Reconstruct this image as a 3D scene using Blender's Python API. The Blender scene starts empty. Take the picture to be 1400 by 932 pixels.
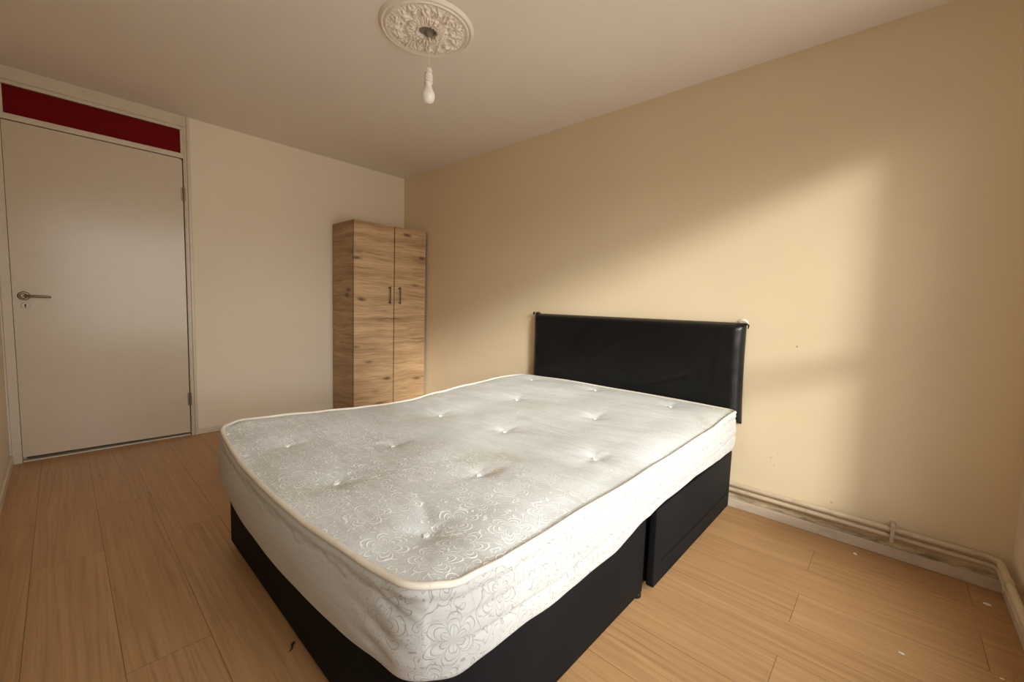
import bpy, bmesh, math, random
from mathutils import Vector, Matrix, noise
random.seed(4)
sc = bpy.context.scene
COL = sc.collection
PI = math.pi

# ------------------------------------------------------------------ camera
YAW, PITCH, ROLL, FPX = 0.8273, -0.0835, 0.0333, 568.6
CAM = Vector((-2.4234, -3.7847, 1.035))
F = Vector((math.sin(YAW)*math.cos(PITCH), math.cos(YAW)*math.cos(PITCH), math.sin(PITCH)))
R = Vector((math.cos(YAW), -math.sin(YAW), 0)); U = R.cross(F)
R2 = math.cos(ROLL)*R + math.sin(ROLL)*U
U2 = -math.sin(ROLL)*R + math.cos(ROLL)*U
cd = bpy.data.cameras.new('camera'); cam = bpy.data.objects.new('camera', cd); COL.objects.link(cam)
cd.sensor_width = 36; cd.lens = FPX/1400*36; cd.clip_start = 0.02
m = Matrix((R2, U2, -F)).transposed().to_4x4(); m.translation = CAM
cam.matrix_world = m
sc.camera = cam

# ------------------------------------------------------------------ light
sc.view_settings.view_transform = 'Standard'; sc.view_settings.look = 'None'
sc.view_settings.gamma = 1; sc.view_settings.use_curve_mapping = False
sc.view_settings.exposure = 0.17
SUN_DX, SUN_DZ = 0.52, -0.37            # sunlight travel per metre into the room
SUN_E, SUN_ANG, SUN_COL = 2.9, 8.5, (1.0, 0.97, 0.90)
SKY_E, GROUND_E, SIDE_E, OPEN_W = 7.4, 4.0, 0.05, 26.0   # open view straight out of the window, dim to the sides
GLOW_E, GLOW_W = 8.0, 20.0             # haze glow around the low sun: strength, width in degrees
W_X0, W_X1, W_Z0, W_Z1 = -2.50, -0.276, 0.33, 2.045      # window opening
XL, YN, H = -2.66, -4.18, 2.284          # left wall, window wall, ceiling height

sd = bpy.data.lights.new('sun', 'SUN'); so = bpy.data.objects.new('sun', sd); COL.objects.link(so)
sd.energy = SUN_E; sd.angle = math.radians(SUN_ANG); sd.color = SUN_COL
so.rotation_euler = Vector((SUN_DX, 1, SUN_DZ)).to_track_quat('-Z', 'Y').to_euler()
so.location = (-4, -8, 4)
pd = bpy.data.lights.new('window_portal', 'AREA'); po = bpy.data.objects.new('window_portal', pd); COL.objects.link(po)
pd.shape = 'RECTANGLE'; pd.size = W_X1-W_X0; pd.size_y = W_Z1-W_Z0; pd.cycles.is_portal = True
po.location = ((W_X0+W_X1)/2, YN-0.29, (W_Z0+W_Z1)/2)
po.rotation_euler = Vector((0, 1, 0)).to_track_quat('-Z', 'Z').to_euler()

wd = bpy.data.worlds.new('sky'); sc.world = wd; wd.use_nodes = True
nt = wd.node_tree; nt.nodes.clear()
wo = nt.nodes.new('ShaderNodeOutputWorld')
tc = nt.nodes.new('ShaderNodeTexCoord'); sx = nt.nodes.new('ShaderNodeSeparateXYZ'); nt.links.new(tc.outputs['Generated'], sx.inputs[0])
def wm(op, a, b=0.0):
    x = nt.nodes.new('ShaderNodeMath'); x.operation = op
    for i, q in enumerate((a, b)):
        if isinstance(q, (int, float)): x.inputs[i].default_value = q
        else: nt.links.new(q, x.inputs[i])
    return x.outputs[0]
def lobe(cosine, deg): return wm('POWER', 2.718, wm('DIVIDE', wm('SUBTRACT', cosine, 1.0), 1-math.cos(math.radians(deg))))
dn = nt.nodes.new('ShaderNodeVectorMath'); dn.operation = 'DOT_PRODUCT'
nt.links.new(tc.outputs['Generated'], dn.inputs[0]); dn.inputs[1].default_value = Vector((-SUN_DX, -1, -SUN_DZ)).normalized()
up = nt.nodes.new('ShaderNodeMapRange'); up.inputs[1].default_value = 0.06; up.inputs[2].default_value = 0.11; nt.links.new(sx.outputs[2], up.inputs[0])
up = up.outputs[0]
hl = wm('SQRT', wm('ADD', wm('MULTIPLY', sx.outputs[0], sx.outputs[0]), wm('MULTIPLY', sx.outputs[1], sx.outputs[1])))
fw = wm('ADD', lobe(wm('DIVIDE', wm('MULTIPLY', sx.outputs[1], -1.0), hl), OPEN_W), SIDE_E)
terms = [((0.94, 0.97, 1.0, 1), wm('MULTIPLY', wm('MULTIPLY', up, fw), SKY_E)),
         ((1.0, 0.95, 0.88, 1), wm('MULTIPLY', wm('MULTIPLY', wm('SUBTRACT', 1.0, up), fw), GROUND_E)),
         ((1.0, 0.97, 0.90, 1), wm('MULTIPLY', wm('MULTIPLY', lobe(dn.outputs['Value'], GLOW_W), up), GLOW_E))]
acc = None
for col_, st_ in terms:
    bg = nt.nodes.new('ShaderNodeBackground'); bg.inputs[0].default_value = col_; nt.links.new(st_, bg.inputs[1])
    if acc is None: acc = bg.outputs[0]
    else:
        ad = nt.nodes.new('ShaderNodeAddShader'); nt.links.new(acc, ad.inputs[0]); nt.links.new(bg.outputs[0], ad.inputs[1]); acc = ad.outputs[0]
nt.links.new(acc, wo.inputs[0])
sc.cycles.use_denoising = True
sc.cycles.max_bounces = 12; sc.cycles.diffuse_bounces = 8

# ------------------------------------------------------------------ helpers
class NT:
    def __init__(s, name):
        s.m = bpy.data.materials.new(name); s.m.use_nodes = True
        s.t = s.m.node_tree; s.b = s.t.nodes['Principled BSDF']
    def n(s, kind, **kw):
        x = s.t.nodes.new('ShaderNode'+kind)
        for k, v in kw.items(): setattr(x, k, v)
        return x
    def put(s, sock, v):
        if isinstance(v, bpy.types.NodeSocket): s.t.links.new(v, sock)
        elif v is not None: sock.default_value = v
    def mt(s, op, a, b=None, c=None, clamp=False):
        x = s.n('Math', operation=op); x.use_clamp = clamp
        s.put(x.inputs[0], a)
        if b is not None: s.put(x.inputs[1], b)
        if c is not None: s.put(x.inputs[2], c)
        return x.outputs[0]
    def vm(s, op, a, b=None):
        x = s.n('VectorMath', operation=op); s.put(x.inputs[0], a)
        if b is not None: s.put(x.inputs[1], b)
        return x.outputs['Value'] if op in ('LENGTH', 'DISTANCE') else x.outputs[0]
    def obj(s): return s.n('TexCoord').outputs['Object']
    def uv(s): return s.n('TexCoord').outputs['UV']
    def scale(s, v, k):
        x = s.n('Mapping'); s.put(x.inputs[0], v); x.inputs['Scale'].default_value = k; return x.outputs[0]
    def noise(s, v, sc_=5, det=3, rough=.5, dist=0):
        x = s.n('TexNoise'); s.put(x.inputs['Vector'], v)
        x.inputs['Scale'].default_value = sc_; x.inputs['Detail'].default_value = det
        x.inputs['Roughness'].default_value = rough; x.inputs['Distortion'].default_value = dist
        return x.outputs[0]
    def noisec(s, v, sc_=5, det=3):
        x = s.n('TexNoise'); s.put(x.inputs['Vector'], v)
        x.inputs['Scale'].default_value = sc_; x.inputs['Detail'].default_value = det
        return x.outputs['Color']
    def ramp(s, v, a, b, x0=0., x1=1.):
        x = s.n('MapRange'); x.interpolation_type = 'SMOOTHSTEP'; s.put(x.inputs[0], v)
        for i, q in zip((1, 2, 3, 4), (a, b, x0, x1)): x.inputs[i].default_value = q
        return x.outputs[0]
    def mix(s, f, a, b, mode='MIX'):
        x = s.n('Mix', data_type='RGBA', blend_type=mode)
        s.put(x.inputs[0], f)
        for sock, v in ((x.inputs[6], a), (x.inputs[7], b)):
            if isinstance(v, (tuple, list)): v = (*v[:3], 1)
            s.put(sock, v)
        return x.outputs[2]
    def bump(s, h, st=.3, d=.002):
        x = s.n('Bump'); s.put(x.inputs['Height'], h)
        x.inputs['Strength'].default_value = st; x.inputs['Distance'].default_value = d
        s.t.links.new(x.outputs[0], s.b.inputs['Normal'])
    def col(s, c):
        if isinstance(c, (tuple, list)): c = (*c[:3], 1)
        s.put(s.b.inputs['Base Color'], c)
    def set(s, rough=None, metal=None, spec=None, **k):
        if rough is not None: s.put(s.b.inputs['Roughness'], rough)
        if metal is not None: s.put(s.b.inputs['Metallic'], metal)
        if spec is not None: s.b.inputs['Specular IOR Level'].default_value = spec
        for a, v in k.items(): s.b.inputs[a].default_value = v

def mesh_obj(name, verts, faces, mat, parent=None, smooth=False, uvs=None):
    me = bpy.data.meshes.new(name); me.from_pydata([tuple(v) for v in verts], [], faces); me.update()
    if uvs:
        l = me.uv_layers.new(name='UVMap')
        for lp in me.loops: l.data[lp.index].uv = uvs[lp.vertex_index]
    bm = bmesh.new(); bm.from_mesh(me); bmesh.ops.recalc_face_normals(bm, faces=bm.faces); bm.to_mesh(me); bm.free()
    if smooth: me.polygons.foreach_set('use_smooth', [True]*len(me.polygons))
    o = bpy.data.objects.new(name, me); COL.objects.link(o)
    if mat: me.materials.append(mat)
    if parent: o.parent = parent
    return o

class MB:
    """collects shapes in one bmesh"""
    def __init__(s): s.bm = bmesh.new()
    def box(s, a, b, bev=0, seg=2):
        t = bmesh.new(); bmesh.ops.create_cube(t, size=1)
        c = [(a[i]+b[i])/2 for i in range(3)]; d = [abs(b[i]-a[i]) for i in range(3)]
        for v in t.verts: v.co = Vector([c[i]+v.co[i]*d[i] for i in range(3)])
        if bev: bmesh.ops.bevel(t, geom=t.edges[:], offset=bev, segments=seg, profile=.5, affect='EDGES')
        s.add(t); return s
    def add(s, t):
        me = bpy.data.meshes.new('t'); t.to_mesh(me); t.free(); s.bm.from_mesh(me); bpy.data.meshes.remove(me)
    def tube(s, pts, r, n=12, cap=True):
        pts = [Vector(p) for p in pts]; rings = []
        rr = r if isinstance(r, (list, tuple)) else [r]*len(pts)
        tang = [(pts[min(i+1, len(pts)-1)]-pts[max(i-1, 0)]).normalized() for i in range(len(pts))]
        up = Vector((0, 0, 1)) if abs(tang[0].z) < .9 else Vector((1, 0, 0))
        nrm = (up-tang[0]*up.dot(tang[0])).normalized()
        for i, p in enumerate(pts):
            nrm = (nrm-tang[i]*nrm.dot(tang[i])).normalized(); bi = tang[i].cross(nrm)
            rings.append([s.bm.verts.new(p+(nrm*math.cos(2*PI*k/n)+bi*math.sin(2*PI*k/n))*rr[i]) for k in range(n)])
        for a, b in zip(rings, rings[1:]):
            for k in range(n): s.bm.faces.new((a[k], a[(k+1) % n], b[(k+1) % n], b[k]))
        if cap: s.bm.faces.new(rings[0][::-1]); s.bm.faces.new(rings[-1])
        return s
    def lathe(s, prof, c=(0, 0, 0), axis='Z', n=32):
        """prof: (radius, height) pairs"""
        c = Vector(c); rings = []
        for r, h in prof:
            ring = []
            for k in range(n):
                a = 2*PI*k/n; x, y = r*math.cos(a), r*math.sin(a)
                p = {'Z': (x, y, h), 'Y': (x, h, y), 'X': (h, x, y)}[axis]
                ring.append(s.bm.verts.new(c+Vector(p)))
            rings.append(ring)
        for a, b in zip(rings, rings[1:]):
            for k in range(n): s.bm.faces.new((a[k], a[(k+1) % n], b[(k+1) % n], b[k]))
        s.bm.faces.new(rings[0][::-1]); s.bm.faces.new(rings[-1])
        return s
    def build(s, name, mat, parent=None, smooth=False, angle=None):
        bmesh.ops.recalc_face_normals(s.bm, faces=s.bm.faces)
        me = bpy.data.meshes.new(name); s.bm.to_mesh(me); s.bm.free()
        o = bpy.data.objects.new(name, me); COL.objects.link(o); me.materials.append(mat)
        if smooth:
            me.polygons.foreach_set('use_smooth', [True]*len(me.polygons))
            if angle: me.set_sharp_from_angle(angle=math.radians(angle))
        if parent: o.parent = parent
        return o

def struct(o, label=None, cat='room'):
    o['kind'] = 'structure'
    if label: o['label'] = label; o['category'] = cat
    return o
def tag(o, label, cat, group=None, **k):
    o['label'] = label; o['category'] = cat
    if group: o['group'] = group
    return o
def empty(name, loc=(0, 0, 0)):
    o = bpy.data.objects.new(name, None); COL.objects.link(o); o.location = loc; o.empty_display_size = .1
    return o
def keep(parent, *objs):
    """parts are modelled in room coordinates: shift them into the parent's frame"""
    for o in objs:
        o.parent = parent
        off = Vector(parent.location)
        if o.type == 'MESH': o.data.transform(Matrix.Translation(-off))
def arc(c, r, a0, a1, n, plane='xy', z=0):
    out = []
    for i in range(n+1):
        a = a0+(a1-a0)*i/n
        out.append((c[0]+r*math.cos(a), c[1]+r*math.sin(a), z))
    return out
def lerp_tab(tab, x):
    tab = sorted(tab)
    if x <= tab[0][0]: return tab[0][1]
    for (a, p), (b, q) in zip(tab, tab[1:]):
        if x <= b:
            t = (x-a)/(b-a); t = t*t*(3-2*t); return p+(q-p)*t
    return tab[-1][1]

# ------------------------------------------------------------------ materials
def m_wall(name, base, dirt=False):
    g = NT(name); v = g.obj()
    n1 = g.noise(v, 1.3, 4, .6); n2 = g.noise(v, 60, 3, .6); n3 = g.noise(v, 9, 4, .65)
    c = g.mix(g.ramp(n1, .3, .7), tuple(x*.965 for x in base), base)
    c = g.mix(g.ramp(n3, .62, .8, 0, .22), c, tuple(x*.82 for x in base))
    if dirt:
        sp = g.n('SeparateXYZ'); g.put(sp.inputs[0], v)
        low = g.ramp(sp.outputs[2], .10, .03, 0, 1)
        d = g.mt('MULTIPLY', low, g.ramp(g.noise(g.scale(v, (6, 6, 30)), 1.5, 4, .7), .35, .62))
        c = g.mix(d, c, (.17, .13, .085))
        for (y, z, r, k) in ((-3.44, .885, .006, .6), (-3.37, .31, .007, .25), (-3.39, .275, .005, .25), (-3.63, .165, .007, .4), (-3.40, .335, .005, .2)):
            dd = g.vm('DISTANCE', v, (0, y, z))
            dd = g.mt('ADD', dd, g.mt('MULTIPLY', g.mt('SUBTRACT', n2, .5), .02))
            c = g.mix(g.ramp(dd, r, r*.4, 0, k), c, (.16, .11, .07))
    g.col(c); g.set(rough=.62, spec=.35)
    g.bump(g.mt('ADD', n2, g.mt('MULTIPLY', n3, 1.5)), .18, .0015)
    return g.m
WALL = m_wall('cream_wall_paint', (.77, .64, .435), True)
WALLB = m_wall('cream_back_wall_paint', (.77, .67, .51))
CEIL = m_wall('ceiling_paint', (.82, .745, .66))

def m_gloss(name, c1, rough=.3, dirty=.0, c2=(.3, .22, .13), spec=.5):
    g = NT(name); v = g.obj(); n = g.noise(v, 14, 4, .65)
    c = g.mix(g.ramp(n, .45, .75, 0, dirty), c1, c2); g.col(c)
    g.set(rough=rough, spec=spec); g.bump(g.noise(v, 25, 2), .08, .001)
    return g.m
DOORP = m_gloss('cream_gloss_door', (.57, .475, .345), .25, .08)
FRAMEP = m_gloss('cream_gloss_frame', (.60, .51, .38), .35, .15)
SKIRT = m_gloss('cream_skirting_paint', (.64, .55, .43), .4, .25)
PIPEP = m_gloss('cream_painted_pipe', (.56, .46, .33), .4, .45)
RED = m_gloss('red_transom_paint', (.15, .0015, .004), .6, .1, (.10, .0, .0), .08)
DARK = m_gloss('dark_void', (.012, .008, .006), .8)
STEEL = NT('worn_brass'); STEEL.col((.24, .19, .13)); STEEL.set(rough=.42, metal=.85); STEEL = STEEL.m
BRONZE = NT('dark_pewter'); BRONZE.col((.10, .085, .07)); BRONZE.set(rough=.35, metal=.8); BRONZE = BRONZE.m
WPLAST = NT('white_plastic'); WPLAST.col((.80, .76, .68)); WPLAST.set(rough=.35); WPLAST = WPLAST.m
CORDM = NT('white_flex'); CORDM.col((.66, .58, .48)); CORDM.set(rough=.5); CORDM = CORDM.m
GREYB = NT('grey_backing'); GREYB.col((.22, .19, .15)); GREYB.set(rough=.8); GREYB = GREYB.m
BULB = NT('frosted_bulb'); BULB.col((.90, .86, .80)); BULB.set(rough=.18); BULB.b.inputs['Subsurface Weight'].default_value = .3; BULB.b.inputs['Subsurface Radius'].default_value = (.02, .02, .02); BULB = BULB.m
PLASTER = m_gloss('white_plaster', (.80, .71, .60), .6, .1, (.45, .36, .28))
FILM = NT('clear_wrap'); FILM.col((.85, .82, .76)); FILM.set(rough=.2); FILM.b.inputs['Transmission Weight'].default_value = .3; FILM = FILM.m
UPVC = m_gloss('white_window_frame', (.8, .8, .78), .3)
g = NT('window_glass'); g.t.nodes.remove(g.b)
tr = g.n('BsdfTransparent'); gl = g.n('BsdfGlossy'); gl.inputs['Roughness'].default_value = .02
mx = g.n('MixShader'); mx.inputs[0].default_value = .05
g.t.links.new(tr.outputs[0], mx.inputs[1]); g.t.links.new(gl.outputs[0], mx.inputs[2])
g.t.links.new(mx.outputs[0], g.t.nodes['Material Output'].inputs[0]); GLASS = g.m

# laminate floor: planks run into the room
g = NT('oak_laminate'); v = g.obj()
sp = g.n('SeparateXYZ'); g.put(sp.inputs[0], v)
cb = g.n('CombineXYZ'); g.put(cb.inputs[0], g.mt('ADD', sp.outputs[1], 3.60)); g.put(cb.inputs[1], g.mt('ADD', sp.outputs[0], 2.925)); pv = cb.outputs[0]
def brick(mortar, c1, c2, cm):
    b = g.n('TexBrick'); g.put(b.inputs['Vector'], pv)
    b.offset = .37; b.inputs['Scale'].default_value = 1; b.inputs['Brick Width'].default_value = 1.28
    b.inputs['Row Height'].default_value = .1945; b.inputs['Mortar Size'].default_value = mortar; b.inputs['Mortar Smooth'].default_value = .3
    b.inputs['Color1'].default_value = (*c1, 1); b.inputs['Color2'].default_value = (*c2, 1); b.inputs['Mortar'].default_value = (*cm, 1)
    return b
b1 = brick(.0, (0, 0, 0), (1, 1, 1), (0, 0, 0)); b2 = brick(.0012, (0, 0, 0), (0, 0, 0), (1, 1, 1))
rnd = b1.outputs['Color']
off = g.vm('ADD', pv, g.vm('MULTIPLY', rnd, (7.3, 3.1, 5.7)))
gr = g.noise(g.scale(off, (1.6, 42, 1)), 1.0, 5, .62, .4)
gr2 = g.noise(g.scale(off, (4, 110, 1)), 1.0, 4, .6)
wv = g.n('TexWave', wave_type='BANDS', bands_direction='Y'); g.put(wv.inputs[0], g.scale(off, (.55, 7, 1)))
wv.inputs['Scale'].default_value = 1.6; wv.inputs['Distortion'].default_value = 14; wv.inputs['Detail'].default_value = 2.5; wv.inputs['Detail Scale'].default_value = .7
wvb = g.mt('MULTIPLY', g.ramp(wv.outputs[1], .72, .98), g.ramp(g.noise(g.scale(off, (.8, 4, 1)), 1, 2), .45, .62))
c = g.mix(g.ramp(gr, .25, .78), (.385, .210, .088), (.51, .298, .135))
c = g.mix(g.ramp(gr2, .50, .72, 0, .34), c, (.22, .115, .05))
c = g.mix(g.mt('MULTIPLY', wvb, .24), c, (.17, .09, .042))
c = g.mix(g.mt('MULTIPLY', g.ramp(g.noise(g.scale(off, (1.2, 5, 1)), 1, 3), .55, .75), .25), c, (.36, .17, .09))
c = g.mix(g.mt('MULTIPLY', rnd, .14), c, (.56, .36, .20))
kn = g.n('TexVoronoi'); g.put(kn.inputs['Vector'], g.scale(off, (1.5, 5, 1))); kn.inputs['Scale'].default_value = 1.3
c = g.mix(g.ramp(kn.outputs['Distance'], .05, .015, 0, .6), c, (.12, .06, .03))
c = g.mix(g.mt('MULTIPLY', b2.outputs['Fac'], .65), c, (.07, .035, .018))
g.col(c); g.set(rough=g.ramp(gr, .2, .8, .34, .46), spec=.30)
g.bump(g.mt('SUBTRACT', g.mt('MULTIPLY', gr2, .4), g.mt('MULTIPLY', b2.outputs['Fac'], 1.2)), .25, .0012)
FLOOR = g.m

# oak-effect board of the wardrobe (grain runs across)
def m_oak(name, k=1.0):
    g = NT(name); v = g.obj()
    w = g.vm('ADD', v, g.vm('MULTIPLY', g.noisec(g.scale(v, (2.5, 2.5, 5)), 1.2, 2), (.0, .0, .06)))
    a = g.noise(g.scale(w, (1.3, 1.3, 19)), 1, 7, .68, .3)
    b = g.noise(g.scale(w, (5, 5, 140)), 1, 4, .6)
    cr_ = g.noise(g.scale(g.vm('ADD', w, (3, 7, 1)), (1.6, 1.6, 26)), 1, 6, .66, .5)
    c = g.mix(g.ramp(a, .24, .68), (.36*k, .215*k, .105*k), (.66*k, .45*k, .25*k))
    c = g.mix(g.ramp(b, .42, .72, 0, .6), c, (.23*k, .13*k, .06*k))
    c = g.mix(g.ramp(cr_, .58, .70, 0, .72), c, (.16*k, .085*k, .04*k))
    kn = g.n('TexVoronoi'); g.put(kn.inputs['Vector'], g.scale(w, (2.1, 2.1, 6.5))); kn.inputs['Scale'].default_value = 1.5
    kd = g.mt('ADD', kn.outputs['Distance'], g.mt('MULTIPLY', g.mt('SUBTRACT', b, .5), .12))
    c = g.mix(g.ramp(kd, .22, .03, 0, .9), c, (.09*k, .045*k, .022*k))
    g.col(c); g.set(rough=.5, spec=.35); g.bump(b, .15, .001)
    return g.m
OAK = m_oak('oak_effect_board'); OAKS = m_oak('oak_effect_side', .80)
EDGE = m_gloss('brown_edge_strip', (.13, .065, .03), .5)

# mattress ticking with a woven flower pattern
def ticking(name, base, line, side):
    g = NT(name); uv = g.uv()
    wob = g.vm('ADD', uv, g.vm('MULTIPLY', g.vm('SUBTRACT', g.noisec(uv, 14, 2), (.5, .5, .5)), (.022, .022, 0)))
    S = 8.2 if side else 7.6
    vo = g.n('TexVoronoi', voronoi_dimensions='2D'); g.put(vo.inputs['Vector'], wob)
    vo.inputs['Scale'].default_value = S; vo.inputs['Randomness'].default_value = .55
    d = g.vm('SUBTRACT', wob, vo.outputs['Position'])
    sp = g.n('SeparateXYZ'); g.put(sp.inputs[0], d)
    th = g.mt('ARCTAN2', sp.outputs[1], sp.outputs[0]); r = g.mt('MULTIPLY', g.vm('LENGTH', d), S)
    sr = g.n('SeparateColor'); g.put(sr.inputs[0], vo.outputs['Color'])
    th = g.mt('ADD', th, g.mt('MULTIPLY', sr.outputs[0], 6.28))
    pet = g.mt('ABSOLUTE', g.mt('COSINE', g.mt('MULTIPLY', th, 3)))
    pet = g.mt('POWER', pet, .55)
    Rr = g.mt('MULTIPLY_ADD', pet, .30, .13)
    def ln(x, w): return g.ramp(g.mt('ABSOLUTE', x), w, w*.25, 0, 1)
    L1 = ln(g.mt('SUBTRACT', r, Rr), .019 if side else .027)
    L2 = g.mt('MAXIMUM', ln(g.mt('SUBTRACT', r, g.mt('MULTIPLY', Rr, .76)), .014 if side else .021), ln(g.mt('SUBTRACT', r, g.mt('MULTIPLY', Rr, .50)), .018))
    L3 = g.mt('MULTIPLY', ln(g.mt('SINE', g.mt('MULTIPLY', th, 6)), .30), g.ramp(r, .24, .20))
    n = g.noise(wob, 17, 1.5, .5, 1.4)
    fr = g.mt('SUBTRACT', g.mt('FRACT', g.mt('MULTIPLY', n, 8)), .5)
    L4 = g.mt('MULTIPLY', ln(fr, .13), g.ramp(r, .34, .42))
    L = g.mt('MAXIMUM', g.mt('MAXIMUM', L1, L2), g.mt('MAXIMUM', g.mt('MULTIPLY', L3, .8), L4))
    spu = g.n('SeparateXYZ'); g.put(spu.inputs[0], uv)
    weave = g.noise(uv, 420, 2, .6)
    L = g.mt('MULTIPLY', L, g.ramp(g.noise(uv, 70, 2), .3, .55, .45, 1))
    if not side:
        fade = g.mt('ADD', g.ramp(spu.outputs[0], -1.25, -1.75, .22, 1), g.mt('MULTIPLY', g.mt('SUBTRACT', g.noise(uv, 3, 2), .5), .5), clamp=True)
        L = g.mt('MULTIPLY', L, fade)
        st = g.noise(g.scale(uv, (55, 3.2, 1)), 1, 4, .65, .3)
        st2 = g.noise(g.scale(uv, (18, 1.6, 1)), 1, 3, .6, .5)
        big = g.noise(uv, 2.6, 4, .6)
        c = g.mix(g.ramp(big, .42, .70, 0, .55), base, (.46, .47, .405))
        c = g.mix(g.ramp(g.noise(g.vm('ADD', uv, (5, 2, 0)), 3.1, 4, .65), .56, .74, 0, .6), c, (.45, .40, .33))
        c = g.mix(g.ramp(st, .5, .72, 0, .35), c, (.80, .79, .74))
        c = g.mix(g.ramp(st, .48, .3, 0, .30), c, (.52, .51, .47))
        c = g.mix(g.ramp(st2, .60, .72, 0, .22), c, (.40, .37, .33))
        for (x, y, r0, k, cc) in ((-1.47, -2.87, .05, .6, (.42, .31, .20)), (-1.28, -2.16, .12, .5, (.42, .36, .29)), (-1.42, -2.70, .16, .45, (.44, .45, .35)), (-1.70, -3.0, .14, .4, (.42, .43, .38)), (-1.0, -2.3, .15, .35, (.40, .39, .35)), (-.62, -2.62, .12, .25, (.42, .40, .36))):
            dd = g.mt('ADD', g.vm('DISTANCE', uv, (x, y, 0)), g.mt('MULTIPLY', g.mt('SUBTRACT', big, .5), .2))
            c = g.mix(g.ramp(dd, r0, 0, 0, k), c, cc)
        c = g.mix(L, c, line)
        h = g.mt('ADD', g.mt('MULTIPLY', L, .6), g.mt('ADD', g.mt('MULTIPLY', st, 1.6), g.mt('ADD', g.mt('MULTIPLY', st2, 2.2), g.mt('MULTIPLY', weave, .25))))
        g.bump(h, .7, .003)
    else:
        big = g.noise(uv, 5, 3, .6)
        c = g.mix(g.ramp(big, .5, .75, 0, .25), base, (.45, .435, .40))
        L = g.mt('MULTIPLY', L, g.ramp(spu.outputs[0], -.28, -.02, .12, 1))  # shade on the foot side put into the colour: flower lines fade there
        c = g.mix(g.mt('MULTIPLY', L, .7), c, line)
        cre = g.noise(g.scale(uv, (4, 26, 1)), 1, 3, .6, .6)
        g.bump(g.mt('ADD', g.mt('MULTIPLY', L, -.5), g.mt('ADD', g.mt('MULTIPLY', cre, 1.8), g.mt('MULTIPLY', weave, .2))), .45, .0028)
    g.col(c); g.set(rough=.75, spec=.25, **{'Sheen Weight': .1})
    return g.m
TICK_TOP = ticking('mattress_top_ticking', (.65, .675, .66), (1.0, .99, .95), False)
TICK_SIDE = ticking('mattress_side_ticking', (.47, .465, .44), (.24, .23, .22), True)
PIPING = m_gloss('ivory_piping', (.74, .69, .59), .7, .3, (.50, .42, .31), .2)
TUFT = m_gloss('white_tuft_cotton', (.88, .86, .80), .8)

def m_black(name, c, rough, wsc, leather=False):
    g = NT(name); v = g.obj()
    a = g.noise(v, wsc, 3, .6); b = g.noise(v, 3, 4, .6)
    g.col(g.mix(g.ramp(b, .35, .7), c, tuple(x*1.5 for x in c)))
    g.set(rough=rough, spec=.30 if leather else .12)
    g.bump(g.mt('ADD', a, g.mt('MULTIPLY', b, 3 if leather else 1)), .25, .0012)
    return g.m
DIVAN = m_black('black_divan_fabric', (.0045, .0045, .005), .7, 500)
LEATH = m_black('black_faux_leather', (.0035, .0035, .004), .36, 260, True)

# ------------------------------------------------------------------ room shell
T = .12
struct(MB().box((XL-T, YN-.30, -.1), (T, .45, 0)).build('floor', FLOOR))
struct(MB().box((XL-T, YN-.30, H), (T, .45, H+.1)).build('ceiling', CEIL))
struct(MB().box((0, YN-.30, 0), (T, .45, H)).build('wall_right', WALL))
struct(MB().box((XL-T, YN-.30, 0), (XL, .45, H)).build('wall_left', WALLB))
DX0, DX1 = -2.652, -1.765
w = MB().box((DX1, 0, 0), (0, .35, H)); w.box((XL, .33, 0), (DX1, .45, H)); w.box((XL, 0.0, 0), (DX0, .33, H))
struct(w.build('wall_back', WALLB))
TW = .30
w = MB()
w.box((XL, YN-TW, 0), (W_X0, YN, H)); w.box((W_X1, YN-TW, 0), (0, YN, H))
w.box((W_X0, YN-TW, W_Z1), (W_X1, YN, H)); w.box((W_X0, YN-TW, 0), (W_X1, YN, W_Z0))
struct(w.build('wall_front', WALLB))
# baseboards
struct(MB().box((-.018, YN, 0), (0, 0, .045), .003).build('baseboard_right', SKIRT))
struct(MB().box((DX1+.004, -.014, 0), (-.018, 0, .042), .003).build('baseboard_back', SKIRT))
struct(MB().box((XL, YN, 0), (XL+.013, -.004, .055), .003).build('baseboard_left', SKIRT))
struct(MB().box((XL+.013, YN, 0), (-.018, YN+.015, .055), .003).build('baseboard_front', SKIRT))
# window in the wall behind the camera
wr = struct(empty('window_1', ((W_X0+W_X1)/2, YN-.25, W_Z0)))
f = MB(); fy0, fy1 = YN-.28, YN-.22; tk = .035
f.box((W_X0, fy0, W_Z0), (W_X0+tk, fy1, W_Z1)); f.box((W_X1-tk, fy0, W_Z0), (W_X1, fy1, W_Z1))
f.box((W_X0+tk, fy0, W_Z0), (W_X1-tk, fy1, W_Z0+tk)); f.box((W_X0+tk, fy0, W_Z1-tk), (W_X1-tk, fy1, W_Z1))
f.box((W_X0+tk, fy0+.006, 1.075), (W_X1-tk, fy1-.006, 1.145))
a = f.build('window_frame', UPVC)
b = MB().box((W_X0+tk, YN-.253, W_Z0+tk), (W_X1-tk, YN-.247, 1.075)).build('lower_pane', GLASS)
c = MB().box((W_X0+tk, YN-.253, 1.145), (W_X1-tk, YN-.247, W_Z1-tk)).build('upper_pane', GLASS)
keep(wr, a, b, c)

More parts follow.
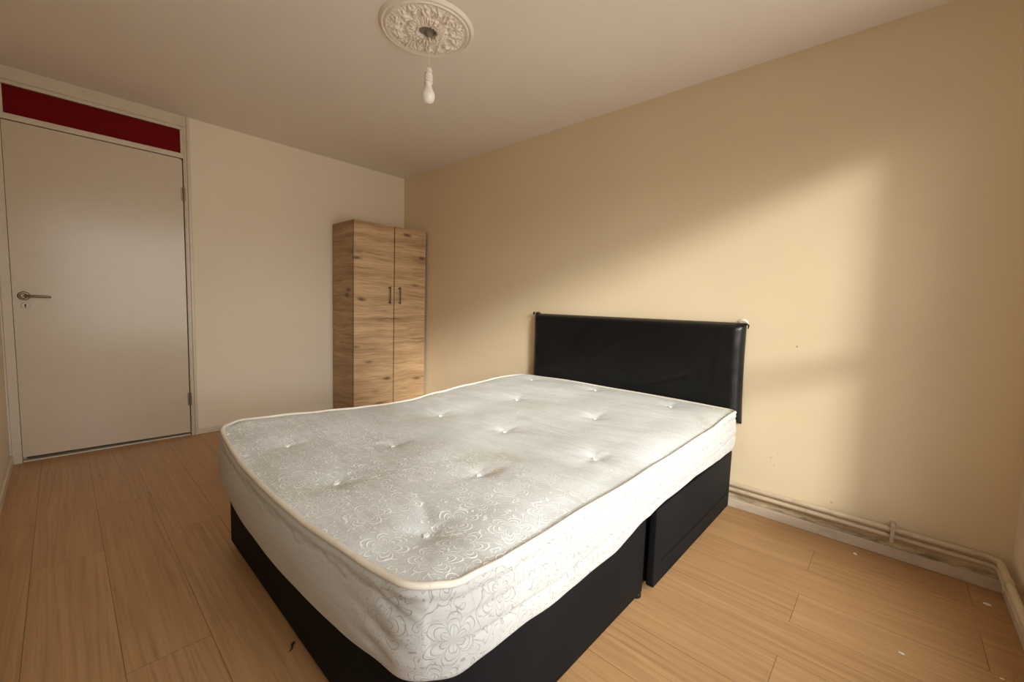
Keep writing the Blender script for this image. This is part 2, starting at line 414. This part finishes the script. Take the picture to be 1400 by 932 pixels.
# ------------------------------------------------------------------ door
dr = struct(empty('door_1', (-2.206, 0, 0)), 'flush cream door with lever handle under a red transom panel', 'door')
f = MB()
LX0, LX1 = -2.612, -1.801          # leaf
f.box((LX1+.003, -.012, 0), (DX1, .10, H-.001), .002)                 # right jamb
f.box((DX1-.012, -.022, 0), (DX1+.006, 0.0, H-.002), .003)            # raised outer bead
f.box((LX1+.010, -.016, 0), (LX1+.018, -.012, H-.10), .001)
f.box((DX0, -.012, 0), (LX0-.0008, .10, H-.001), .002)                 # left jamb
f.box((LX0-.003, -.012, 2.186), (LX1+.003, .10, H-.001), .002)        # head board
f.box((LX0-.003, -.022, 2.206), (LX1+.02, -.010, 2.212), .001)
f.box((LX0-.003, -.019, 2.183), (LX1+.003, -.006, 2.194), .002)       # thin bead above the panel
f.box((LX0-.003, -.012, 1.992), (LX1+.003, .10, 2.025), .002)         # transom rail
f.box((LX0-.003, -.012, 2.025), (LX0+.012, .10, 2.186), .002)
f.box((LX1-.010, -.012, 2.025), (LX1+.003, .10, 2.186), .002)
f.box((LX0+.0, .045, .0), (LX0+.014, .10, 1.99)); f.box((LX1-.014, .045, 0), (LX1, .10, 1.99))   # stops
fr = f.build('door_frame', FRAMEP)
tp = MB().box((LX0-.003, .004, 2.025), (LX1-.010, .020, 2.184)).build('transom_panel', RED); tp['label'] = 'dark red painted panel above the door'
th = MB().box((LX0, .0, 0), (LX1, .09, .010), .003).build('threshold', FRAMEP)
keep(dr, fr, tp, th)
# leaf with rounded top right corner; slightly lifted off the floor
rc = .018
pts = [(LX0+.001, .034), (LX1-.003, .026), (LX1-.003, 1.987-rc)]
pts += [(LX1-.003-rc+rc*math.cos(a), 1.987-rc+rc*math.sin(a)) for a in [PI/2*i/6 for i in range(1, 7)]]
pts += [(LX0+.001, 1.987)]
vs = [(x, -.006, z) for x, z in pts]+[(x, .036, z) for x, z in pts]; n = len(pts)
fs = [tuple(range(n)), tuple(range(2*n-1, n-1, -1))]+[(i, (i+1) % n, n+(i+1) % n, n+i) for i in range(n)]
leaf = mesh_obj('door_leaf', vs, fs, DOORP); keep(dr, leaf)
def hinge(z):
    h = MB(); h.tube([(LX1+.0005, -.013, z-.045), (LX1+.0005, -.013, z+.045)], .0055, 10)
    for k in (-.018, .016): h.tube([(LX1+.0005, -.013, z+k-.001), (LX1+.0005, -.013, z+k+.001)], .0065, 10)
    h.box((LX1-.014, -.0085, z-.045), (LX1-.001, -.006, z+.045)); h.box((LX1+.002, -.0145, z-.045), (LX1+.016, -.012, z+.045))
    h.lathe([(.004, -.008), (.0065, 0), (.002, .006)], (LX1+.0005, -.013, z+.047))
    o = h.build('hinge', STEEL, smooth=True, angle=40)
    keep(dr, o)
hinge(1.745); hinge(.275)
hx, hz = -2.567, 1.0
h = MB(); h.lathe([(.026, 0), (.026, -.004), (.022, -.009), (.012, -.010), (.011, -.045)], (hx, -.006, hz), 'Y', 28)
h.lathe([(.016, -.010), (.013, -.014)], (hx, -.006, hz), 'Y', 28)
rose = h.build('handle_rose', STEEL, smooth=True, angle=35)
h = MB(); h.tube([(hx, -.040, hz), (hx+.010, -.052, hz), (hx+.035, -.055, hz), (hx+.075, -.054, hz-.001), (hx+.108, -.050, hz-.003)], [.009, .0085, .0075, .0065, .006], 12)
lev = h.build('handle_lever', STEEL, smooth=True, angle=50)
h = MB(); h.lathe([(.019, 0), (.019, -.003), (.016, -.006), (.006, -.006)], (hx+.004, -.006, hz-.058), 'Y', 24)
esc = h.build('keyhole_plate', FRAMEP, smooth=True, angle=35)
h = MB(); h.box((hx+.0015, -.0128, hz-.068), (hx+.0065, -.0115, hz-.052)); h.lathe([(.004, -.0055), (.004, -.0068)], (hx+.004, -.006, hz-.052), 'Y', 12)
kh = h.build('keyhole', DARK)
for o in (rose, lev, esc, kh):
    o.data.transform(Matrix.Translation(-Vector(dr.location))); o.parent = leaf
kh.parent = esc

# ------------------------------------------------------------------ mattress
X0, X1, Y0, Y1 = -1.995, -.088, -3.215, -1.785     # foot, head, near, far
FAR = [(-1.98, .508), (-1.92, .514), (-1.78, .510), (-1.59, .498), (-1.40, .487), (-1.236, .479), (-1.10, .480), (-.89, .498), (-.66, .515), (-.39, .527), (-.1, .527)]
NEAR = [(-.1, .533), (-.6, .521), (-1.04, .505), (-1.3, .494), (-1.5, .495), (-1.66, .491), (-1.79, .493), (-1.91, .503), (-1.98, .510)]
FOOT = [(-3.22, .510), (-2.99, .497), (-2.72, .484), (-2.25, .480), (-1.95, .492), (-1.80, .508)]
HEAD = [(-3.22, .533), (-2.9, .538), (-2.2, .538), (-1.79, .527)]
ZB_N = [(-2.0, .315), (-1.93, .303), (-1.75, .297), (-1.59, .287), (-1.33, .290), (-1.09, .328), (-.95, .345), (-.65, .352), (-.3, .345), (-.09, .335)]
ZB_F = [(-3.22, .318), (-3.1, .303), (-2.92, .290), (-2.57, .278), (-2.24, .272), (-1.9, .275), (-1.8, .285)]
TUFTS = [(-1.868, -2.154), (-1.874, -2.574), (-1.850, -3.000), (-1.563, -2.379), (-1.513, -2.82), (-1.155, -2.147), (-1.11, -2.55), (-1.132, -3.023),
         (-.702, -2.251), (-.703, -2.759), (-.275, -2.0), (-.25, -2.48), (-.275, -2.95)]
CR = {(0, 0): .085, (0, 1): .075, (1, 0): .045, (1, 1): .06}
def foot_bulge(y):
    t = (y-Y0)/(Y1-Y0); return -.042*math.sin(PI*min(1, max(0, t)))**.8
def footprint(u, v):
    x = X0+(X1-X0)*u; y = Y0+(Y1-Y0)*v
    for (i, j), rc in CR.items():
        cx = X0+rc if i == 0 else X1-rc; cy = Y0+rc if j == 0 else Y1-rc
        a = (cx-x if i == 0 else x-cx)/rc; b = (cy-y if j == 0 else y-cy)/rc
        if a > 0 and b > 0:
            k = max(a, b)/math.hypot(a, b); a *= k; b *= k
            x = cx-a*rc if i == 0 else cx+a*rc; y = cy-b*rc if j == 0 else cy+b*rc
    w = max(0, 1-u*5); x += foot_bulge(y)*w*w
    # near/far edges wander a little
    y += .010*math.sin(u*5.2+.6)*max(0, 1-v*4)-.008*math.sin(u*6.1)*max(0, v*4-3)
    return x, y
def edge_z(u, v):
    x = X0+(X1-X0)*u; y = Y0+(Y1-Y0)*v
    n_, f_, ft, hd = lerp_tab(NEAR, x), lerp_tab(FAR, x), lerp_tab(FOOT, y), lerp_tab(HEAD, y)
    c00, c01, c10, c11 = lerp_tab(NEAR, X0), lerp_tab(FAR, X0), lerp_tab(NEAR, X1), lerp_tab(FAR, X1)
    return (1-v)*n_+v*f_+(1-u)*ft+u*hd-((1-u)*(1-v)*c00+(1-u)*v*c01+u*(1-v)*c10+u*v*c11)
NU, NV = 230, 180
verts, uvs, idx = [], [], {}
for i in range(NU+1):
    for j in range(NV+1):
        u, v = i/NU, j/NV; x, y = footprint(u, v); z = edge_z(u, v)
        e_ = min(u*1.9, (1-u)*1.9, v*1.43, (1-v)*1.43)
        crown = min(1, e_/.16); z += .016*math.sin(crown*PI/2)
        if u > .8: z += .008*math.sin((u-.8)/.2*PI)
        for k, (tx, ty) in enumerate(TUFTS):
            dx, dy = x-tx, y-ty; d = math.hypot(dx, dy)
            if d < .3:
                a = math.atan2(dy, dx)
                deep = .013+.004*math.sin(k*2.3) if k != 2 else .022
                z -= deep*math.exp(-(d/.042)**1.3)+.006*math.exp(-(d/.13)**2)
                z += .0012*math.exp(-((d-.05)/.03)**2)*math.sin(5*a+k*2)
                # pulled creases running across the width from each tuft
                z -= .005*math.exp(-((dx-.12*dy*math.sin(k))/.010)**2)*math.exp(-abs(dy)/.06)*(1 if d > .01 else 0)
        dx, dy = x+1.80, y+2.93                                    # deep crease by the foot tuft
        s_ = dx*.35+dy*.94; t_ = dx*.94-dy*.35
        z -= .012*math.exp(-(t_/.016)**2-(s_/.07)**2)
        n1 = noise.noise(Vector((x*14, y*3.0, 1))); n2 = noise.noise(Vector((x*4, y*3, 5))); n3 = noise.noise(Vector((x*38, y*8, 3)))
        q = min(1, e_/.05)
        z += q*(.0042*n1+.0075*n2+.0014*n3)
        idx[i, j] = len(verts); verts.append((x, y, z)); uvs.append((x, y))
faces = [(idx[i, j], idx[i+1, j], idx[i+1, j+1], idx[i, j+1]) for i in range(NU) for j in range(NV)]
MO = Vector((-1.04, -2.5, .337))
matt = tag(empty('mattress', MO), 'white and grey floral tufted double mattress, stained, lying on the black divan base', 'mattress')
top = mesh_obj('top_panel', verts, faces, TICK_TOP, smooth=True, uvs=uvs); top['label'] = 'grey stained quilted top with woven flower pattern'
loop = [idx[i, 0] for i in range(NU)]+[idx[NU, j] for j in range(NV)]+[idx[i, NV] for i in range(NU, 0, -1)]+[idx[0, j] for j in range(NV, 0, -1)]
# loop starts at the near foot corner, runs to the head, across, back along the far side, down the foot
P = [Vector(verts[k]) for k in loop]; NL = len(P)
s_len = [0]
for a, b in zip(P, P[1:]): s_len.append(s_len[-1]+(b-a).length)
TOT = s_len[-1]+(P[0]-P[-1]).length
nor = []
for i in range(NL):
    a = P[i-3]; b = P[(i+3) % NL]; t = (b-a); t.z = 0; t.normalize(); nor.append(Vector((t.y, -t.x, 0)))
def zbot(p):
    near = lerp_tab(ZB_N, p.x); ft = lerp_tab(ZB_F, p.y)
    if p.x < X0+.10: 
        w = min(1, max(0, (X0+.10-p.x)/.10)); 
        return (near if p.y < -2.5 else .30)*(1-w)+ft*w
    return near if p.y < -2.5 else .330
PROF = 30; sv, suv, sf = [], [], []
def side_off(t, s, hgt, i):
    """outward offset at depth t (0 top .. 1 bottom), s = arc length from the near foot corner"""
    d = t*hgt
    o = .012*math.sin(PI*min(1, t))+.004
    o -= .004*math.exp(-((d-.030)/.005)**2)                     # border seam below the piping
    o += .003*math.exp(-((d-.016)/.010)**2)
    sc_ = s if s < TOT/2 else s-TOT                            # negative on the foot side
    o += .0040*noise.noise(Vector((sc_*4, t*2.0, 2)))+(.0020 if sc_ > -.2 else .0006)*noise.noise(Vector((sc_*14, t*9, 7)))
    if sc_ >= 0 and sc_ < 2.2:                                  # long horizontal creases in the near side
        for (tc_, am, fr_) in ((.42, .005, 2.2), (.62, .006, 3.1), (.82, .005, 1.7)):
            cc = tc_+.06*math.sin(sc_*fr_*2+tc_*9); o -= am*math.exp(-((t-cc)/.035)**2)*(.5+.5*math.sin(sc_*4.1+tc_*20))
    if sc_ < 0:                                                 # wavy slack fold below the foot piping
        cc = .030+.007*math.sin(-sc_*31)+.004*math.sin(-sc_*83+1)
        o += .0035*math.exp(-((d-cc)/.004)**2)-.003*math.exp(-((d-cc-.008)/.004)**2)
        o += .004*math.sin(PI*t)
    for (s0, t0, s1, t1, am, wdt) in ((-.12, .20, -.015, .33, .013, .035), (-.17, .43, -.02, .60, .008, .045), (-.10, .10, -.01, .17, .006, .022), (-.09, .155, .0, .235, .005, .02), (-.20, .66, -.06, .80, .006, .05), (.03, .30, .10, .22, .004, .03)):
        ax, ay = (s1-s0), (t1-t0)*.2; L2 = ax*ax+ay*ay
        px, py = sc_-s0, (t-t0)*.2; k = max(0, min(1, (px*ax+py*ay)/L2)); dd = math.hypot(px-k*ax, py-k*ay)
        o -= am*math.exp(-(dd/(wdt*.28))**2)*math.sin(PI*min(1, max(.12, k)))
    return o
for i in range(NL):
    zb = zbot(P[i]); hgt = P[i].z-zb; su = s_len[i] if s_len[i] < TOT*.55 else s_len[i]-TOT
    for k in range(PROF+1):
        t = k/PROF; o = side_off(t, s_len[i], hgt, i)
        q = min(1, t/.04)
        o *= q
        rnd_ = 0 if t < .93 else (1-math.sqrt(max(0, 1-((t-.93)/.07)**2)))*.012
        p = P[i]+nor[i]*(o-rnd_); p.z = P[i].z-hgt*t
        sv.append(p); suv.append((su, -hgt*t))
    # hidden turn-under
    p = P[i]-nor[i]*.016; p.z = zb+.002; p2 = p.copy(); 
    sv.append(p); suv.append((su, -hgt-.02))
    p3 = P[i]-nor[i]*.016; p3.z = .339; sv.append(p3); suv.append((su, -hgt-.05))
M = PROF+3
for i in range(NL):
    j = (i+1) % NL
    for k in range(M-1): sf.append((i*M+k, j*M+k, j*M+k+1, i*M+k+1))
sf.append(tuple(i*M+M-1 for i in range(NL)))
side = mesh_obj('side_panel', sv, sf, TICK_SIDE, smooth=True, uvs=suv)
pb = MB(); ring = [P[i]+nor[i]*.002+Vector((0, 0, .001)) for i in range(0, NL, 1)]; ring.append(ring[0])
pb.tube(ring, .0075, 10, cap=False); pip = pb.build('piping', PIPING, smooth=True)
keep(matt, top, side, pip)
def top_z(x, y):
    u = (x-X0)/(X1-X0); v = (y-Y0)/(Y1-Y0); return verts[idx[round(u*NU), round(v*NV)]][2]
for k, (tx, ty) in enumerate(TUFTS):
    t = MB(); z = top_z(tx, ty); ro = [(tx+.006*math.cos(a), ty+.006*math.sin(a), z+.002+.001*math.sin(3*a)) for a in [2*PI*q/16 for q in range(17)]]
    t.tube(ro, .0026, 6, cap=False); t.tube([(tx-.012, ty-.004, z+.001), (tx, ty, z+.003), (tx+.014, ty+.003, z+.001)], .0016, 5)
    t.lathe([(.004, -.004), (.0055, 0), (.002, .001)], (tx, ty, z), n=12)
    o = t.build('tuft', TUFT, smooth=True); keep(matt, o)

# ------------------------------------------------------------------ divan base
db = tag(empty('divan_base', (-1.04, -2.5, 0)), 'black fabric divan bed base with a side drawer, under the mattress', 'bed base')
BY0, BY1 = -3.188, -1.815
f = MB(); f.box((-1.978, BY0, .018), (-1.030, BY1, .318), .010, 3); foot = f.build('foot_section', DIVAN, smooth=True, angle=40)
f = MB()
f.box((-.975, BY0+.012, .018), (-.060, BY1, .333), .010, 3)
f.box((-.068, BY0-.002, .018), (-.050, BY1, .336), .006, 3)
head = f.build('head_section', DIVAN, smooth=True, angle=40)
f = MB(); f.box((-1.028, BY0+.06, .04), (-.976, BY1-.06, .28)); link = f.build('linking_bar', DARK)
f = MB(); f.box((-.988, BY0-.020, .020), (-.062, BY0+.010, .318), .005, 3)
f.box((-.93, BY0-.0225, .098), (-.10, BY0-.0195, .101), .001)
dw = f.build('drawer_front', DIVAN, smooth=True, angle=40)
keep(db, foot, head, link)
dw.data.transform(Matrix.Translation(-Vector(db.location))); dw.parent = head
for (x, y, w_) in ((-1.045, -3.17, 0), (-1.95, -3.15, 0), (-1.95, -1.86, 0), (-.96, -3.14, 0), (-.075, -3.176, 1), (-.10, -1.86, 0)):
    f = MB(); f.lathe([(.014, 0), (.018, .004), (.018, .016), (.012, .022)], (x, y, 0), n=16)
    o = f.build('glide_foot', WPLAST if w_ else LEATH, smooth=True, angle=40); keep(db, o)
    if w_: o['label'] = 'white plastic glide foot'

# ------------------------------------------------------------------ headboard
hb = tag(empty('headboard', (-.04, -2.515, .455)), 'black faux leather padded headboard standing against the cream wall', 'headboard')
HY0, HY1, HZ0, HZ1 = -3.222, -1.808, .458, .988
nu, nv = 120, 50; vs, fs = [], []
def hfront(a, b):
    y = HY1+(HY0-HY1)*a; z = HZ0+(HZ1-HZ0)*b
    e1 = min(a, 1-a)*1.41; e2 = min(b, 1-b)*.53
    pad = min(1, (e1/.045))**.5*.9+.1; pad2 = min(1, (e2/.028))**.5*.9+.1
    x = -.018-.050*min(1, pad)*min(1, pad2)
    x -= .010*math.sin(PI*a)*math.sin(PI*b)
    x += .0035*noise.noise(Vector((a*6, b*3, 4)))+.0015*noise.noise(Vector((a*20, b*9, 9)))
    for (a0, b0, a1, b1, am) in ((.62, .25, .80, .42, .004), (.40, .30, .55, .20, .003), (.9, .1, .93, .9, -.002)):
        dx, dy = a1-a0, b1-b0; k = max(0, min(1, ((a-a0)*dx+(b-b0)*dy)/(dx*dx+dy*dy)))
        x += am*math.exp(-(math.hypot((a-a0-k*dx)*1.4, (b-b0-k*dy)*.53)/.014)**2)
    z += -.006*math.sin(PI*a)*b if False else 0
    y += (.5-a)*.012*(b-.5)*-2 if a > .5 else 0
    y += .004*math.sin(PI*b)*(1 if a > .5 else -1)*(1 if min(a, 1-a) < .05 else 0)
    if a < .02 and b > .97: z += .010                                  # folded corner tip
    return (x, y, z)
for i in range(nu+1):
    for j in range(nv+1): vs.append(hfront(i/nu, j/nv))
W_ = nv+1
for i in range(nu):
    for j in range(nv): fs.append((i*W_+j, (i+1)*W_+j, (i+1)*W_+j+1, i*W_+j+1))
bl = [i*W_ for i in range(nu+1)]+[nu*W_+j for j in range(1, nv+1)]+[i*W_+nv for i in range(nu-1, -1, -1)]+[j for j in range(nv-1, 0, -1)]
base = len(vs)
for k in bl: x, y, z = vs[k]; vs.append((-.004, y, z))
n = len(bl)
for i in range(n): fs.append((bl[i], bl[(i+1) % n], base+(i+1) % n, base+i))
fs.append(tuple(base+i for i in range(n)))
pad = mesh_obj('padded_panel', vs, fs, LEATH, smooth=True)
# stapled fabric ears at the top corners and a scrap of clear wrap at the right one
f = MB(); f.tube([(-.045, HY1-.002, HZ1-.004), (-.040, HY1+.003, HZ1+.006), (-.028, HY1+.002, HZ1+.010)], [.008, .006, .002], 8); ear = f.build('corner_fold', LEATH, smooth=True)
f = MB(); f.tube([(-.050, HY0+.004, HZ1-.010), (-.046, HY0-.006, HZ1-.006), (-.036, HY0-.010, HZ1-.012), (-.03, HY0-.006, HZ1-.03)], [.006, .005, .004, .002], 8)
ear2 = f.build('corner_fold', LEATH, smooth=True)
f = MB(); f.tube([(-.030, HY0+.050, HZ1-.002), (-.034, HY0+.035, HZ1+.012), (-.036, HY0+.015, HZ1+.014), (-.034, HY0, HZ1+.006), (-.030, HY0-.006, HZ1-.010)], [.003, .008, .009, .007, .003], 10)
wrap = f.build('plastic_wrap_scrap', FILM, smooth=True); wrap['label'] = 'scrap of white plastic wrap at the top corner'
# struts down to the base, behind the mattress
st = MB().box((-.026, -2.02, .18), (-.005, -1.97, .47)).build('strut', DARK); st2 = MB().box((-.026, -3.06, .18), (-.005, -3.01, .47)).build('strut', DARK)
keep(hb, pad, ear, ear2, wrap, st, st2)

# ------------------------------------------------------------------ wardrobe
wx0, wx1, wy0, wy1, wz = -.742, -.024, -.415, -.016, 1.712
wr_ = tag(empty('wardrobe', ((wx0+wx1)/2, (wy0+wy1)/2, 0)), 'tall oak-effect wardrobe with two doors standing in the corner', 'wardrobe')
t = .016; yd = wy0+.018
parts = []
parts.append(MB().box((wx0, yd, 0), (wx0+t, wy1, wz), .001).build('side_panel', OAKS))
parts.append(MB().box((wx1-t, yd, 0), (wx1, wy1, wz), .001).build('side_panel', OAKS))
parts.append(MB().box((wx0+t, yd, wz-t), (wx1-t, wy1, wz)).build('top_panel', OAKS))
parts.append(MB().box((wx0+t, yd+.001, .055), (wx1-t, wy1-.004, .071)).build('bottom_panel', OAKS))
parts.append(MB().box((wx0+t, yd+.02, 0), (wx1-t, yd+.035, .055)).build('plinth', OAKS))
parts.append(MB().box((wx0+t, wy1-.004, .055), (wx1-t, wy1, wz-t)).build('back_panel', DARK))
spl = -.361
d1 = MB().box((wx0, wy0, .045), (spl-.0045, yd-.002, wz), .0012).build('door', OAK)
d2 = MB().box((spl+.0045, wy0, .045), (wx1, yd-.002, wz), .0012).build('door', OAK)
parts.append(MB().box((spl-.012, yd-.0015, .06), (spl+.012, yd+.012, wz-t)).build('centre_stile', EDGE))
keep(wr_, *parts, d1, d2)
for d_, x in ((d1, spl-.052), (d2, spl+.050)):
    h = MB(); h.tube([(x, wy0, 1.035), (x, wy0-.020, 1.030), (x, wy0-.026, 1.022)], .004, 8)
    h = MB(); r_ = .0048; zc = 1.097
    h.tube([(x, wy0+.002, zc-.064), (x, wy0-.018, zc-.066), (x, wy0-.025, zc-.060), (x, wy0-.0265, zc-.045), (x, wy0-.0265, zc+.045), (x, wy0-.025, zc+.060), (x, wy0-.018, zc+.066), (x, wy0+.002, zc+.064)], r_, 10)
    h.lathe([(.007, .0), (.007, -.003)], (x, wy0, zc-.065), 'Y', 12); h.lathe([(.007, .0), (.007, -.003)], (x, wy0, zc+.065), 'Y', 12)
    h.tube([(x, wy0-.0265, zc-.078), (x, wy0-.0265, zc+.078)], .0052, 10)
    o = h.build('handle', BRONZE, smooth=True, angle=45); o['label'] = 'dark metal bar handle'
    o.data.transform(Matrix.Translation(-Vector(wr_.location))); o.parent = d_
for x in (wx0, ):   # dark edging along the front left corner
    o = MB().box((x-.0012, yd-.0022, .01), (x+.004, yd+.0022, wz-.001)).build('edge_strip', EDGE); keep(wr_, o)

# ------------------------------------------------------------------ ceiling rose
RCX, RCY = -1.238, -2.104
RS = .935
nr, na = 90, 540; R_O, R_I = .222, .048
def relief(r, a):
    h = .006
    # outer mouldings
    h += .007*math.exp(-((r-.214)/.006)**2)+.009*math.exp(-((r-.196)/.005)**2)
    if r < .192:
        h += .004
        N = 8
        # inner fluted calyx
        if r < .100:
            k = (r-.048)/.052; h += (.012*(1-abs(2*k-1)*.6))*(.35+.65*abs(math.sin(12*a)))
            h += .004*abs(math.sin(24*a+.4))
        # acanthus leaves and scrolls
        w = math.exp(-((r-.135)/.040)**2)
        h += w*.011*max(0, math.sin(N*a+16*(r-.09)))*(.55+.45*math.sin(44*a+110*r))
        h += w*.006*max(0, math.cos(2*N*a-60*r))
        for k in range(N):
            ak = 2*PI*(k+.5)/N+.1; dx = r*math.cos(a)-.152*math.cos(ak); dy = r*math.sin(a)-.152*math.sin(ak); d = math.hypot(dx, dy)
            if d < .034:
                b = math.atan2(dy, dx); h += .010*max(0, 1-(d/.03)**2)*(.55+.45*math.cos(6*b))+.006*math.exp(-(d/.006)**2)
            ak = 2*PI*k/N+.1; dx = r*math.cos(a)-.168*math.cos(ak); dy = r*math.sin(a)-.168*math.sin(ak); d = math.hypot(dx, dy)
            if d < .03: b = math.atan2(dy, dx); h += .007*max(0, math.sin(b*1+d*420))*max(0, 1-d/.03)
        nz = noise.noise(Vector((r*95*math.cos(a), r*95*math.sin(a), 2)))
        h += .007*nz*min(1, (.192-r)/.02)
    if r < .054: h += .004
    return h
vs, fs = [], []
for i in range(nr+1):
    r = R_I+(R_O-R_I)*i/nr
    for j in range(na):
        a = 2*PI*j/na
        rr = r+(.004*math.sin(16*a) if i == 0 else 0)
        vs.append((rr*math.cos(a)*RS, rr*math.sin(a)*RS, -max(.002, relief(r, a))))
for i in range(nr):
    for j in range(na): k = (j+1) % na; fs.append((i*na+j, i*na+k, (i+1)*na+k, (i+1)*na+j))
b0 = len(vs)
for j in range(na): a = 2*PI*j/na; vs.append(((R_O+.006)*RS*math.cos(a), (R_O+.006)*RS*math.sin(a), -.0005))
for j in range(na): k = (j+1) % na; fs.append((nr*na+j, nr*na+k, b0+k, b0+j))
b1_ = len(vs)
for j in range(na): a = 2*PI*j/na; vs.append((R_I*RS*math.cos(a), R_I*RS*math.sin(a), -.0005))
for j in range(na): k = (j+1) % na; fs.append((j, k, b1_+k, b1_+j))
cr_root = tag(empty('ceiling_rose', (RCX, RCY, H)), 'round white plaster ceiling rose with moulded leaves and flowers', 'ceiling rose')
ro_ = mesh_obj('plaster_disc', vs, fs, PLASTER, smooth=True); ro_.parent = cr_root
o = MB().lathe([(.042, -.0006), (.042, -.0035)], n=32).build('backing_disc', GREYB); o.parent = cr_root; o['label'] = 'dark grey recess in the middle'

# ------------------------------------------------------------------ pendant lamp
pl = tag(empty('pendant_light', (-1.216, -2.09, H)), 'bare frosted bulb in a white holder hanging on a thin flex', 'light')
def part(mb, name, mat, **k):
    if name in ('lamp_holder', 'shade_ring', 'light_bulb'):
        for v_ in mb.bm.verts: v_.co.x *= 1.2; v_.co.y *= 1.2; v_.co.z = -.157+(v_.co.z+.180)*.92
    o = mb.build(name, mat, smooth=True, angle=45); o.parent = pl; return o
part(MB().lathe([(.020, -.0036), (.020, -.007), (.013, -.016), (.004, -.020)]), 'ceiling_cup', GREYB)
part(MB().tube([(0, 0, -.015), (-.001, 0, -.08), (.0005, .0, -.14), (0, 0, -.163)], .0021, 8), 'flex', CORDM)
part(MB().lathe([(.003, -.180), (.011, -.184), (.0145, -.196), (.0155, -.205), (.0155, -.205), (.0115, -.206), (.0115, -.2135), (.0158, -.2145), (.0165, -.245), (.0165, -.247), (.0125, -.248), (.0125, -.256)]), 'lamp_holder', WPLAST)
part(MB().lathe([(.0140, -.2525), (.0172, -.253), (.0172, -.256), (.0165, -.257), (.012, -.2575)]), 'shade_ring', WPLAST)
part(MB().lathe([(.0125, -.255), (.013, -.268), (.0150, -.278), (.0195, -.290), (.0240, -.303), (.0258, -.316), (.0250, -.328), (.0210, -.340), (.0140, -.348), (.0060, -.3515), (.001, -.352)]), 'light_bulb', BULB)

# ------------------------------------------------------------------ heating pipes
py = YN+.046
def pipe(z, rad, off, label, x_end, shade):
    xw = -off; yw = YN+off; rb = .035
    pts = [(xw, -.45, z), (xw, -1.5, z), (xw, -2.4, z), (xw, yw+rb, z)]
    pts = [(xw, y, z) for y in [-.45-(-.45-(yw+rb))*k/24*1.0 for k in range(25)]]
    pts += [(xw-rb+rb*math.cos(a), yw+rb-rb*math.sin(a), z) for a in [PI/2*k/8 for k in range(1, 9)]]
    pts += [(xw-rb-(x_end)*k/10, yw, z) for k in range(1, 11)]
    root = tag(empty('heating_pipe', (xw, -3.4, 0)), label, 'pipe')
    run = MB().tube(pts, rad, 14).build('pipe_run', PIPEP, smooth=True, angle=60)
    cp = []
    cp.append(MB().tube([(xw-.17, yw, z), (xw-.21, yw, z)], rad+.0028, 14).build('coupling', PIPEP, smooth=True, angle=50))
    cp.append(MB().tube([(xw, -.44, z), (xw, -.46, z)], rad+.003, 14).build('end_cap', PIPEP, smooth=True, angle=50))
    keep(root, run, *cp)
    return root
pipe(.1325, .0118, .034, 'upper cream painted heating pipe running low along the right wall', 2.3, 0)
pipe(.1025, .0112, .032, 'lower cream painted heating pipe running just above the skirting', 2.3, 0)
cl = MB(); yc = -3.845
cl.box((-.052, yc-.007, .080), (-.0455, yc+.007, .152), .002); cl.box((-.052, yc-.007, .148), (-.001, yc+.007, .153), .001)
cl.box((-.052, yc-.007, .080), (-.001, yc+.007, .0845), .001); cl.box((-.006, yc-.009, .076), (-.001, yc+.009, .160), .001)
o = cl.build('pipe_clip', PIPEP)
tag(o, 'small cream clip holding both pipes to the right wall', 'pipe clip')

# ------------------------------------------------------------------ bits on the floor
def flake(x, y, size, label, seed):
    rr = random.Random(seed); n = 9
    pts = [(size*(.6+.5*rr.random())*math.cos(2*PI*k/n)*1.5, size*(.5+.5*rr.random())*math.sin(2*PI*k/n)) for k in range(n)]
    vs = [(a, b, 0.0) for a, b in pts]+[(a*.8, b*.8, size*.30*(1+.3*rr.random())) for a, b in pts]
    fs = [tuple(range(n-1, -1, -1)), tuple(range(n, 2*n))]+[(i, (i+1) % n, n+(i+1) % n, n+i) for i in range(n)]
    o = mesh_obj('plaster_flake', vs, fs, TUFT); o.location = (x, y, 0.0002); o.rotation_euler.z = rr.random()*3
    tag(o, label, 'debris')
flake(-.094, -3.734, .0075, 'small white plaster flake on the floor near the middle of the right skirting', 1)
flake(-.152, -4.115, .0085, 'pale plaster flake on the floor in the corner below the pipe bend', 2)
flake(-.691, -3.879, .006, 'small pale crumb on the open floor right of the bed, away from the skirting', 3)
flake(-.602, -4.095, .004, 'tiny white crumb at the bottom edge by the window wall', 4)
o = MB().tube([(-1.983, -2.528, .003), (-1.992, -2.536, .004), (-1.996, -2.548, .003), (-2.006, -2.553, .002)], [.003, .0035, .002, .001], 6).build('fluff_scrap', DARK, smooth=True)
tag(o, 'dark scrap of fluff on the floor beside the foot of the divan', 'debris')
